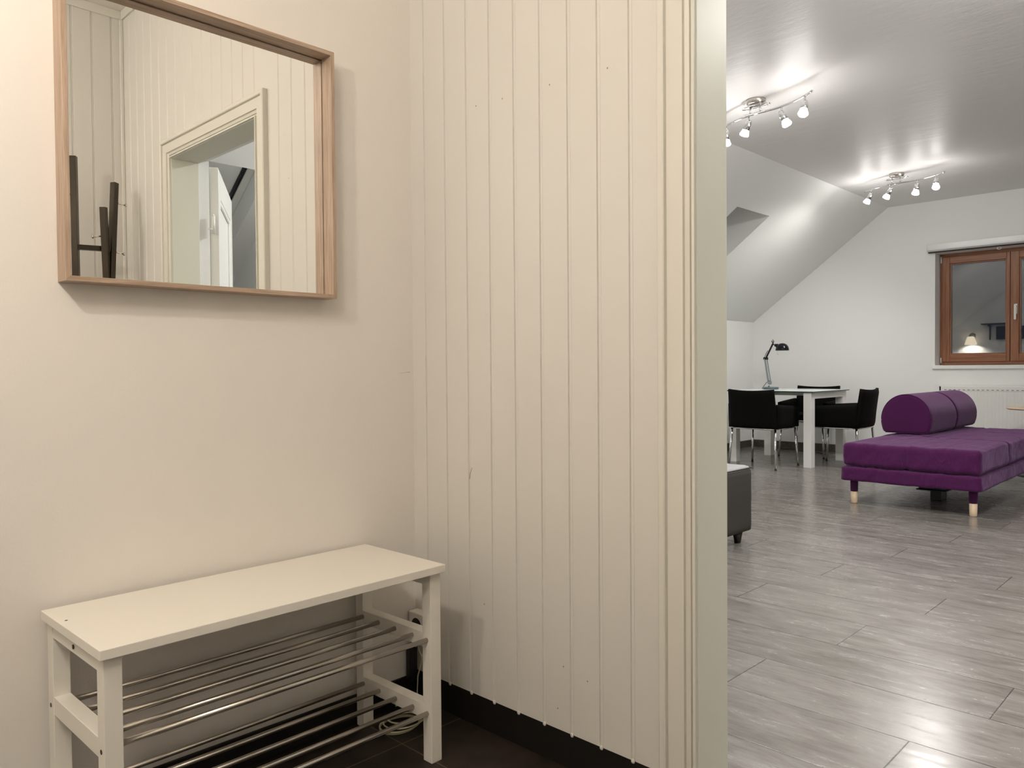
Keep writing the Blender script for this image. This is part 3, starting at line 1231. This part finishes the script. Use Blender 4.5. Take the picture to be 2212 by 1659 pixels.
for (p, q, pegs) in (((-0.07, -0.02, 0.0), (-0.084, 0.0, 1.975), ((1.80, -1), (1.35, 1))),
                     ((-0.025, 0.06, 0.0), (0.094, -0.01, 1.885), ((1.79, 1), (1.556, 1))),
                     ((0.11, -0.06, 0.0), (0.030, 0.03, 1.755), ((1.62, -1), (1.30, -1)))):
    mb = MB()
    sqbar(mb, p, q)
    post = mb.build('post', M['coat'], cs)
    for z, s in pegs:
        f = z / q[2]
        c = Vector(p).lerp(Vector(q), f)
        mb = MB()
        mb.cyl(c + Vector((s * 0.015, 0, 0)), c + Vector((s * 0.052, 0, -0.006)), 0.0035)
        mb.cyl(c + Vector((s * 0.050, 0, -0.006)), c + Vector((s * 0.056, 0, -0.006)), 0.009)
        mb.build('peg', M['chrome'], post)
for z in (1.562, 0.35):
    mb = MB()
    sqbar(mb, (-0.075, 0.0, z), (0.07, 0.0, z + 0.005), 0.024)
    mb.build('cross_bar', M['coat'], cs)

# ------------------------------------------------------------------ table with frosted glass top
TX0, TX1, TY0, TY1 = 5.90, 6.81, 1.31, 2.23
tb = empty('dining_table', ((TX0 + TX1) / 2, (TY0 + TY1) / 2, 0.0))
tag(tb, 'square white dining table with a pale greenish glass top in the far left corner', 'table')
cx_, cy_ = (TX0 + TX1) / 2, (TY0 + TY1) / 2
hx, hy = (TX1 - TX0) / 2, (TY1 - TY0) / 2
mb = MB()
mb.mi = 1
mb.box((-hx, -hy, 0.735), (hx, hy, 0.7445))
mb.mi = 0
mb.box((-hx + 0.001, -hy + 0.001, 0.7446), (hx - 0.001, hy - 0.001, 0.7455))
mb.build('glass_top', [M['topglass'], M['edgeglass']], tb)
for sx_ in (-1, 1):
    for sy_ in (-1, 1):
        mb = MB()
        a = (sx_ * (hx - 0.022), sy_ * (hy - 0.025), 0.0)
        mb.box((a[0], a[1], 0.0), (a[0] - sx_ * 0.085, a[1] - sy_ * 0.078, 0.7345), 0.002)
        mb.build('leg', M['tablewhite'], tb)
for sy_ in (-1, 1):
    mb = MB()
    yy = sy_ * (hy - 0.025)
    mb.box((-hx + 0.107, yy, 0.672), (hx - 0.107, yy - sy_ * 0.030, 0.7345), 0.001)
    mb.build('apron', M['tablewhite'], tb)
mb = MB()
mb.box((hx - 0.052, -hy + 0.103, 0.672), (hx - 0.022, hy - 0.103, 0.7345), 0.001)
mb.build('apron', M['tablewhite'], tb)

# ------------------------------------------------------------------ chairs (facing local +X, origin on the floor at the seat centre)


def slab(mb, fn, nu, nv, th):
    """curved panel: fn(u, v) -> (point, normal); thickness th, rounded rim"""
    t = bmesh.new()
    F, Bk = [], []
    for i in range(nu + 1):
        ra, rb = [], []
        for j in range(nv + 1):
            u, v = i / nu, j / nv
            p, n = fn(u, v)
            e = min(u, 1 - u, v, 1 - v)
            k = th / 2 * (1 if e > 0 else 0.55)
            ra.append(t.verts.new(Vector(p) + Vector(n) * k))
            rb.append(t.verts.new(Vector(p) - Vector(n) * k))
        F.append(ra)
        Bk.append(rb)
    for i in range(nu):
        for j in range(nv):
            t.faces.new((F[i][j], F[i + 1][j], F[i + 1][j + 1], F[i][j + 1]))
            t.faces.new((Bk[i][j], Bk[i][j + 1], Bk[i + 1][j + 1], Bk[i + 1][j]))
    for i in range(nu):
        t.faces.new((F[i][0], Bk[i][0], Bk[i + 1][0], F[i + 1][0]))
        t.faces.new((F[i][nv], F[i + 1][nv], Bk[i + 1][nv], Bk[i][nv]))
    for j in range(nv):
        t.faces.new((F[0][j], F[0][j + 1], Bk[0][j + 1], Bk[0][j]))
        t.faces.new((F[nu][j], Bk[nu][j], Bk[nu][j + 1], F[nu][j + 1]))
    bmesh.ops.recalc_face_normals(t, faces=t.faces)
    mb._merge(t, True)


def make_chair():
    root = empty('armchair', (0, 0, 0))
    mb = MB()

    def back(u, v):
        w = 0.235 + 0.012 * (1 - v)
        y = (u - 0.5) * 2 * w
        z = 0.395 + v * (0.375 - 0.014 * (1 - (2 * u - 1) ** 2))
        x = -0.215 - 0.045 * (v ** 1.3) - 0.035 * (1 - (2 * u - 1) ** 2)
        n = Vector((1, 0.28 * -(2 * u - 1) * 1.0, 0.10)).normalized()
        return (x, y, z), n
    slab(mb, back, 14, 10, 0.045)
    mb.build('backrest', M['quilt'], root)
    for s in (-1, 1):
        mb = MB()

        def arm(u, v, s=s):
            x = -0.225 + u * 0.46
            zt = 0.625 - 0.030 * u
            z = 0.395 + v * (zt - 0.395)
            y = s * (0.243 + 0.006 * math.sin(u * PI) + 0.006 * v)
            return (x, y, z), Vector((0, s, 0))
        slab(mb, arm, 12, 6, 0.045)
        mb.build('armrest', M['quilt'], root)
    mb = MB()
    mb.box((-0.205, -0.218, 0.402), (0.240, 0.218, 0.470), 0.022, 4, True)
    mb.build('seat', M['quilt'], root)
    mb = MB()
    pts = []
    for k in range(40):
        a = 2 * PI * k / 40
        cxx, cyy = math.cos(a), math.sin(a)
        pts.append((0.0 + 0.245 * math.copysign(abs(cxx) ** 0.45, cxx), 0.245 * math.copysign(abs(cyy) ** 0.45, cyy), 0.387))
    mb.tube(pts, 0.008, 8, closed=True)
    mb.build('seat_frame', M['chrome'], root)
    for sx_ in (-1, 1):
        for sy_ in (-1, 1):
            mb = MB()
            top = Vector((sx_ * 0.215, sy_ * 0.225, 0.385))
            bot = Vector((sx_ * 0.245, sy_ * 0.245, 0.006))
            mb.cyl(bot, top, 0.0105, 0.0115, 16)
            lg = mb.build('leg', M['chrome'], root)
            mb = MB()
            mb.cyl((bot.x, bot.y, 0.0), (bot.x, bot.y, 0.008), 0.0125, seg=16)
            mb.build('glide', M['black'], lg)
    return root


ch = make_chair()
ch.location = (5.80, 1.765, 0)
ch.rotation_euler = (0, 0, 0.0)
tag(ch, 'black quilted armchair nearest the doorway, its back to the camera', 'chair', 'black armchairs around the glass table')
c2 = copy_tree(ch)
c2.location = (6.96, 1.80, 0)
c2.rotation_euler = (0, 0, PI + 0.04)
tag(c2, 'black quilted armchair behind the glass table, against the far wall side', 'chair', 'black armchairs around the glass table')
c3 = copy_tree(ch)
c3.location = (6.37, 1.215, 0)
c3.rotation_euler = (0, 0, PI / 2 + 0.03)
tag(c3, 'black quilted armchair at the right side of the glass table, seen side-on', 'chair', 'black armchairs around the glass table')

# ------------------------------------------------------------------ desk lamp on the table
dl = empty('desk_lamp', (6.50, 2.025, 0.7455))
tag(dl, 'dark blue and grey jointed desk lamp standing on the glass table', 'desk lamp')
mb = MB()
mb.lathe([(0.0, 0.0), (0.072, 0.0), (0.080, 0.004), (0.082, 0.012), (0.078, 0.020), (0.070, 0.023), (0.0, 0.024)])
mb.build('lamp_base', M['greyenamel'], dl)
mb = MB()
mb.cyl((0, 0.025, 0.023), (0, 0.025, 0.062), 0.009)
mb.build('lamp_stem', M['chrome'], dl)
mb = MB()
mb.box((-0.011, -0.004, 0.050), (0.011, 0.030, 0.085), 0.003)
for xx in (-0.009, 0.009):
    sqbar(mb, (xx, 0.028, 0.055), (xx, 0.072, 0.330), 0.009)
    sqbar(mb, (xx, 0.000, 0.055), (xx, 0.048, 0.330), 0.006)
mb.tube([(0, 0.006, 0.075), (0, 0.018, 0.15), (0, 0.026, 0.19)], 0.005)
mb.build('lower_arm', M['armgrey'], dl)
mb = MB()
mb.box((-0.012, 0.035, 0.318), (0.012, 0.085, 0.345), 0.004)
for xx in (-0.008, 0.008):
    sqbar(mb, (xx, 0.058, 0.335), (xx, -0.022, 0.490), 0.010)
mb.tube([(0, 0.078, 0.340), (0, 0.050, 0.395), (0, 0.033, 0.418)], 0.003)
mb.tube([(0, -0.022, 0.490), (0, -0.030, 0.515), (0, -0.022, 0.532), (0, -0.008, 0.520), (0, -0.030, 0.480), (0, -0.05, 0.478)], 0.005)
mb.build('upper_arm', M['navy'], dl)
mb = MB()
mb.lathe([(0.0, 0.078), (0.022, 0.076), (0.045, 0.064), (0.061, 0.042), (0.069, 0.015), (0.070, 0.0), (0.068, 0.0), (0.060, 0.03), (0.04, 0.058), (0.0, 0.07)], (0, -0.128, 0.415))
mb.cyl((0, -0.045, 0.476), (0, -0.085, 0.462), 0.014, 0.022)
mb.sphere((0, -0.072, 0.466), 0.022, 16, 10)
mb.build('lamp_head', M['navy'], dl)
mb = MB()
mb.cyl((0.0, -0.074, 0.378), (0.0, -0.074, 0.418), 0.0012)
mb.sphere((0.0, -0.074, 0.372), 0.008, 12, 8)
mb.build('pull_knob', M['doorwhite'], dl)
mb = MB()
pts = [(0.01, 0.02, 0.09), (0.02, 0.06, 0.07), (0.03, 0.095, 0.035), (0.04, 0.12, 0.006), (0.12, 0.15, 0.004), (0.25, 0.13, 0.004), (0.300, 0.10, 0.004)]
mb.tube(pts, 0.003, 8)
mb.build('power_cord', M['black'], dl)

fc = empty('floor_cord', (7.2, 2.0, 0.0))
tag(fc, 'thin black cord lying on the floor along the far skirting beneath the table', 'cord')
mb = MB()
mb.tube([(-0.02, -0.30, 0.004), (0.08, -0.15, 0.004), (0.20, -0.02, 0.004), (0.16, 0.10, 0.004), (0.22, 0.20, 0.004), (0.19, 0.32, 0.004), (0.24, 0.45, 0.004)], 0.004, 8)
mb.build('cord', M['black'], fc)

# ------------------------------------------------------------------ purple daybed
SX0, SX1, SY0, SY1 = 4.17, 6.33, -0.515, 0.365
sb = empty('daybed', ((SX0 + SX1) / 2, (SY0 + SY1) / 2, 0.0))
tag(sb, 'low purple upholstered daybed on beech-tipped legs in the middle of the room', 'daybed')
lx, ly = (SX1 - SX0) / 2, (SY1 - SY0) / 2


def soft_box(name, a, b_, rad, m, parent, seams_x=(), seams_y=(), amp=0.003, nx=60, ny=36, seed=0.0, droop=0.0, crown=0.0):
    """rounded upholstered block with piped seams and slight creases"""
    t = bmesh.new()
    a = Vector(a)
    b_ = Vector(b_)
    ctr = (a + b_) / 2
    hs = (b_ - a) / 2
    bmesh.ops.create_cube(t, size=2.0)
    nz = 10
    bmesh.ops.subdivide_edges(t, edges=[e for e in t.edges if abs((e.verts[0].co - e.verts[1].co).x) > 1], cuts=nx, use_grid_fill=True)
    bmesh.ops.subdivide_edges(t, edges=[e for e in t.edges if abs((e.verts[0].co - e.verts[1].co).y) > 1], cuts=ny, use_grid_fill=True)
    bmesh.ops.subdivide_edges(t, edges=[e for e in t.edges if abs((e.verts[0].co - e.verts[1].co).z) > 1], cuts=nz, use_grid_fill=True)
    for v in t.verts:
        p = Vector((v.co.x * hs.x, v.co.y * hs.y, v.co.z * hs.z))
        q = Vector([max(-hs[i] + rad, min(hs[i] - rad, p[i])) for i in range(3)])
        d = p - q
        if d.length > 1e-6:
            # project onto the rounded surface
            mxd = max(abs(d.x), abs(d.y), abs(d.z))
            d = d.normalized() * rad * (mxd / rad)
        p = q + d
        nrm = (p - q).normalized() if (p - q).length > 1e-6 else Vector((0, 0, 1))
        dent = 0.0
        if p.z > hs.z - rad * 1.2 or True:
            for sx_ in seams_x:
                dent += 0.011 * math.exp(-((p.x + ctr.x - sx_) / 0.011) ** 2)
            for sy_ in seams_y:
                dent += 0.006 * math.exp(-((p.y + ctr.y - sy_) / 0.012) ** 2)
        nz_ = noise.noise(Vector((p.x * 2.2 + seed, (p.y + p.z * 0.9) * 9.0, p.z * 3.0))) + 0.5 * noise.noise(Vector((p.x * 5 + seed, (p.y + p.z) * 17.0, p.z * 5)))
        p = p + nrm * (nz_ * amp - dent)
        if crown and p.z > 0:
            p.z += crown * (1 - (p.x / hs.x) ** 2) * (1 - (p.y / hs.y) ** 4)
        v.co = ctr + p
    bmesh.ops.recalc_face_normals(t, faces=t.faces)
    mb = MB()
    mb._merge(t, True)
    return mb.build(name, m, parent)


soft_box('bed_frame', (-lx, -ly - 0.004, 0.168), (lx, ly + 0.004, 0.272), 0.018, M['purple'], sb, amp=0.0055, seed=3.1)
soft_box('mattress', (-lx + 0.004, -ly, 0.276), (lx - 0.004, ly - 0.006, 0.440), 0.030, M['purple'], sb, seams_x=(-lx + 0.76, -lx + 1.50), seams_y=(0.010,), amp=0.0075, seed=8.2, crown=0.010, nx=110, ny=60)
for xx in (-lx + 0.095, lx - 0.095):
    for yy in (-ly + 0.062, ly - 0.022 - 0.035):
        mb = MB()
        mb.cyl((xx, yy, 0.086), (xx, yy, 0.185), 0.0255, 0.027)
        lg = mb.build('leg', M['purplesmooth'], sb)
        mb = MB()
        mb.lathe([(0.0, 0.0), (0.019, 0.0), (0.0225, 0.004), (0.0245, 0.0855), (0.0, 0.0856)], (xx, yy, 0))
        mb.build('wooden_foot', M['beech'], lg)
mb = MB()
mb.box((-0.62, -0.11, 0.095), (-0.28, 0.06, 0.175), 0.004)
mb.box((-0.64, -0.125, 0.088), (-0.26, 0.075, 0.096), 0.002)
mb.box((-0.50, -0.055, 0.0), (-0.36, 0.02, 0.09), 0.004)
mb.build('centre_support', M['black'], sb)

# two D-shaped bolsters lying on the daybed


def make_bolster(x0, x1):
    root = empty('bolster', ((x0 + x1) / 2, 0.20, 0.4605))
    w = (x1 - x0) / 2
    prof_ = []
    hwid, hgt = 0.185, 0.305
    n = 40
    # outline in (y, z): flat bottom with rounded lower corners, domed top
    for k in range(n + 1):
        a = PI * k / n
        y = math.cos(a) * hwid
        z = 0.105 + math.sin(a) * (hgt - 0.105)
        prof_.append((y, z))
    left = []
    for k in range(1, 8):
        f = k / 8
        prof_.append((-hwid + 0.012 * f * f * 4 * 0.5, 0.105 * (1 - f)))
    prof_ += [(-hwid + 0.035, 0.0)]
    for k in range(1, 10):
        prof_.append((-hwid + 0.035 + (2 * hwid - 0.07) * k / 10, 0.0))
    prof_ += [(hwid - 0.035, 0.0)]
    for k in range(7, 0, -1):
        f = k / 8
        prof_.append((hwid - 0.012 * f * f * 4 * 0.5, 0.105 * (1 - f)))
    cz = 0.13
    t = bmesh.new()
    rings = []
    xs = []
    rr = 0.026
    for k in range(7):
        a = PI / 2 * k / 6
        xs.append((-w + rr - rr * math.cos(a), 1.0 - (1 - math.sin(a)) * rr / 0.18))
    for k in range(1, 16):
        xs.append((-w + rr + (2 * w - 2 * rr) * k / 16, 1.0))
    for k in range(6, -1, -1):
        a = PI / 2 * k / 6
        xs.append((w - rr + rr * math.cos(a), 1.0 - (1 - math.sin(a)) * rr / 0.18))
    for (x, s) in xs:
        ring_ = []
        for (y, z) in prof_:
            p = Vector((x, y * s, cz + (z - cz) * s))
            nn = noise.noise(Vector((p.x * 5 + x0 * 3, p.y * 8, p.z * 8))) * 0.004
            p.y *= 1 + nn
            p.z = p.z * (1 + nn) if p.z > 0.02 else max(p.z, 0.0)
            ring_.append(t.verts.new(p))
        rings.append(ring_)
    m = len(prof_)
    for A, B in zip(rings, rings[1:]):
        for k in range(m):
            f = t.faces.new((A[k], A[(k + 1) % m], B[(k + 1) % m], B[k]))
            f.smooth = True
    for r_, flip in ((rings[0], True), (rings[-1], False)):
        c = t.verts.new(Vector((r_[0].co.x + (-0.006 if flip else 0.006), 0, cz)))
        for k in range(m):
            f = t.faces.new((r_[k], r_[(k + 1) % m], c))
            f.smooth = True
    bmesh.ops.recalc_face_normals(t, faces=t.faces)
    mb = MB()
    mb._merge(t)
    mb.build('cover', M['purplesmooth'], root)
    # piped seam round both end faces
    for xx, s in ((-w + 0.010, 0.965), (w - 0.010, 0.965)):
        mb = MB()
        mb.tube([(xx, y * (s + 0.018), cz + (z - cz) * (s + 0.018)) for (y, z) in prof_], 0.0035, 6, closed=True)
        mb.build('piping', M['purple'], root)
    return root


b1 = make_bolster(5.02, 5.71)
tag(b1, 'nearer purple half-round bolster lying on the daybed', 'bolster', 'purple bolsters on the daybed')
b2 = make_bolster(5.722, 6.32)
tag(b2, 'farther purple half-round bolster on the daybed, towards the window', 'bolster', 'purple bolsters on the daybed')

# ------------------------------------------------------------------ grey ottoman at the left of the doorway view
ot = empty('ottoman', (2.25, 0.60, 0.0))
tag(ot, 'dark grey fabric ottoman with a light grey top, cut off by the door jamb', 'ottoman')
soft_box('ottoman_body', (-0.36, -0.35, 0.067), (0.36, 0.35, 0.418), 0.016, M['ottoside'], ot, amp=0.002, nx=30, ny=30)
soft_box('ottoman_cushion', (-0.352, -0.342, 0.390), (0.352, 0.342, 0.436), 0.018, M['ottotop'], ot, amp=0.002, nx=30, ny=30, crown=0.006)
mb = MB()
q = 0.354
mb.tube([(-q, -q + 0.010, 0.421), (q, -q + 0.010, 0.421), (q, q - 0.010, 0.421), (-q, q - 0.010, 0.421)], 0.0035, 8, closed=True)
mb.build('piping', M['piping'], ot)
for sx_ in (-1, 1):
    for sy_ in (-1, 1):
        mb = MB()
        mb.cyl((sx_ * 0.29, sy_ * 0.295, 0.0), (sx_ * 0.29, sy_ * 0.295, 0.070), 0.017, 0.030, 20)
        mb.build('foot', M['footblack'], ot)

# ------------------------------------------------------------------ side table behind the daybed
stb = empty('side_table', (6.72, -0.40, 0.0))
tag(stb, 'thin round plywood side table in front of the radiator, cut off at the right edge', 'table')
mb = MB()
mb.lathe([(0.0, 0.590), (0.262, 0.590), (0.272, 0.595), (0.274, 0.600), (0.272, 0.605), (0.262, 0.607), (0.0, 0.607)], seg=48)
mb.build('table_top', M['ply'], stb)
mb = MB()
mb.lathe([(0.0, 0.572), (0.09, 0.572), (0.11, 0.580), (0.112, 0.5898), (0.0, 0.5898)])
mb.cyl((0, 0, 0.01), (0, 0, 0.575), 0.016)
mb.build('column', M['black'], stb)
mb = MB()
mb.lathe([(0.0, 0.0), (0.20, 0.0), (0.20, 0.008), (0.02, 0.02), (0.0, 0.02)])
mb.build('base', M['black'], stb)

# ------------------------------------------------------------------ what the window glass mirrors: wall lamp and shelf on the near wall
wl = empty('wall_lamp', (XN, 2.20, 1.52))
tag(wl, 'wall lamp with a glowing cream shade, reflected in the left window pane', 'wall lamp')
mb = MB()
mb.lathe([(0.0, 0.0), (0.05, 0.0), (0.055, 0.012), (0.0, 0.018)], (0, 0, 0.02), (1, 0, 0))
mb.tube([(0.01, 0, 0.02), (0.06, 0, 0.045), (0.12, 0, 0.03), (0.13, 0, 0.0)], 0.008)
mb.build('bracket', M['steel'], wl)
mb = MB()
mb.lathe([(0.055, 0.0), (0.075, -0.05), (0.10, -0.13), (0.105, -0.15), (0.102, -0.15), (0.072, -0.05), (0.052, 0.0)], (0.13, 0, 0.0))
mb.build('lamp_shade', M['shade'], wl)
add_light('wall_lamp_light', 'SPOT', (0.13, 0, -0.10), 22, (1.0, 0.93, 0.80), 0.04, wl, (-0.35, 0, -1), math.radians(140), 0.5)
sh = empty('wall_shelf', (XN, 1.78, 1.735))
tag(sh, 'dark wall shelf on two brackets beside the lamp, reflected in the window', 'shelf')
mb = MB()
mb.box((0.0, -0.26, 0.0), (0.20, 0.24, 0.022), 0.002)
mb.build('shelf_board', M['darkshelf'], sh)
for yy in (-0.15, 0.13):
    mb = MB()
    mb.box((0.0, yy - 0.012, -0.28), (0.02, yy + 0.012, -0.0002), 0.002)
    mb.box((0.02, yy - 0.010, -0.03), (0.15, yy + 0.010, -0.0002), 0.002)
    mb.build('shelf_bracket', M['darkshelf'], sh)
tv = empty('television', (XN, 1.65, 1.458))
tag(tv, 'dark flat television screen on the near wall beneath the shelf, reflected in the window', 'television')
mb = MB()
mb.box((0.030, -0.36, 0.0), (0.068, 0.15, 0.24), 0.004)
mb.box((0.0003, -0.15, 0.06), (0.0301, -0.02, 0.19), 0.002)
mb.build('casing', M['tvblack'], tv)
mb = MB()
mb.box((0.068, -0.35, 0.012), (0.0695, 0.14, 0.23))
mb.build('screen', mat('screen_glass', (0.02, 0.02, 0.03), 0.08), tv)
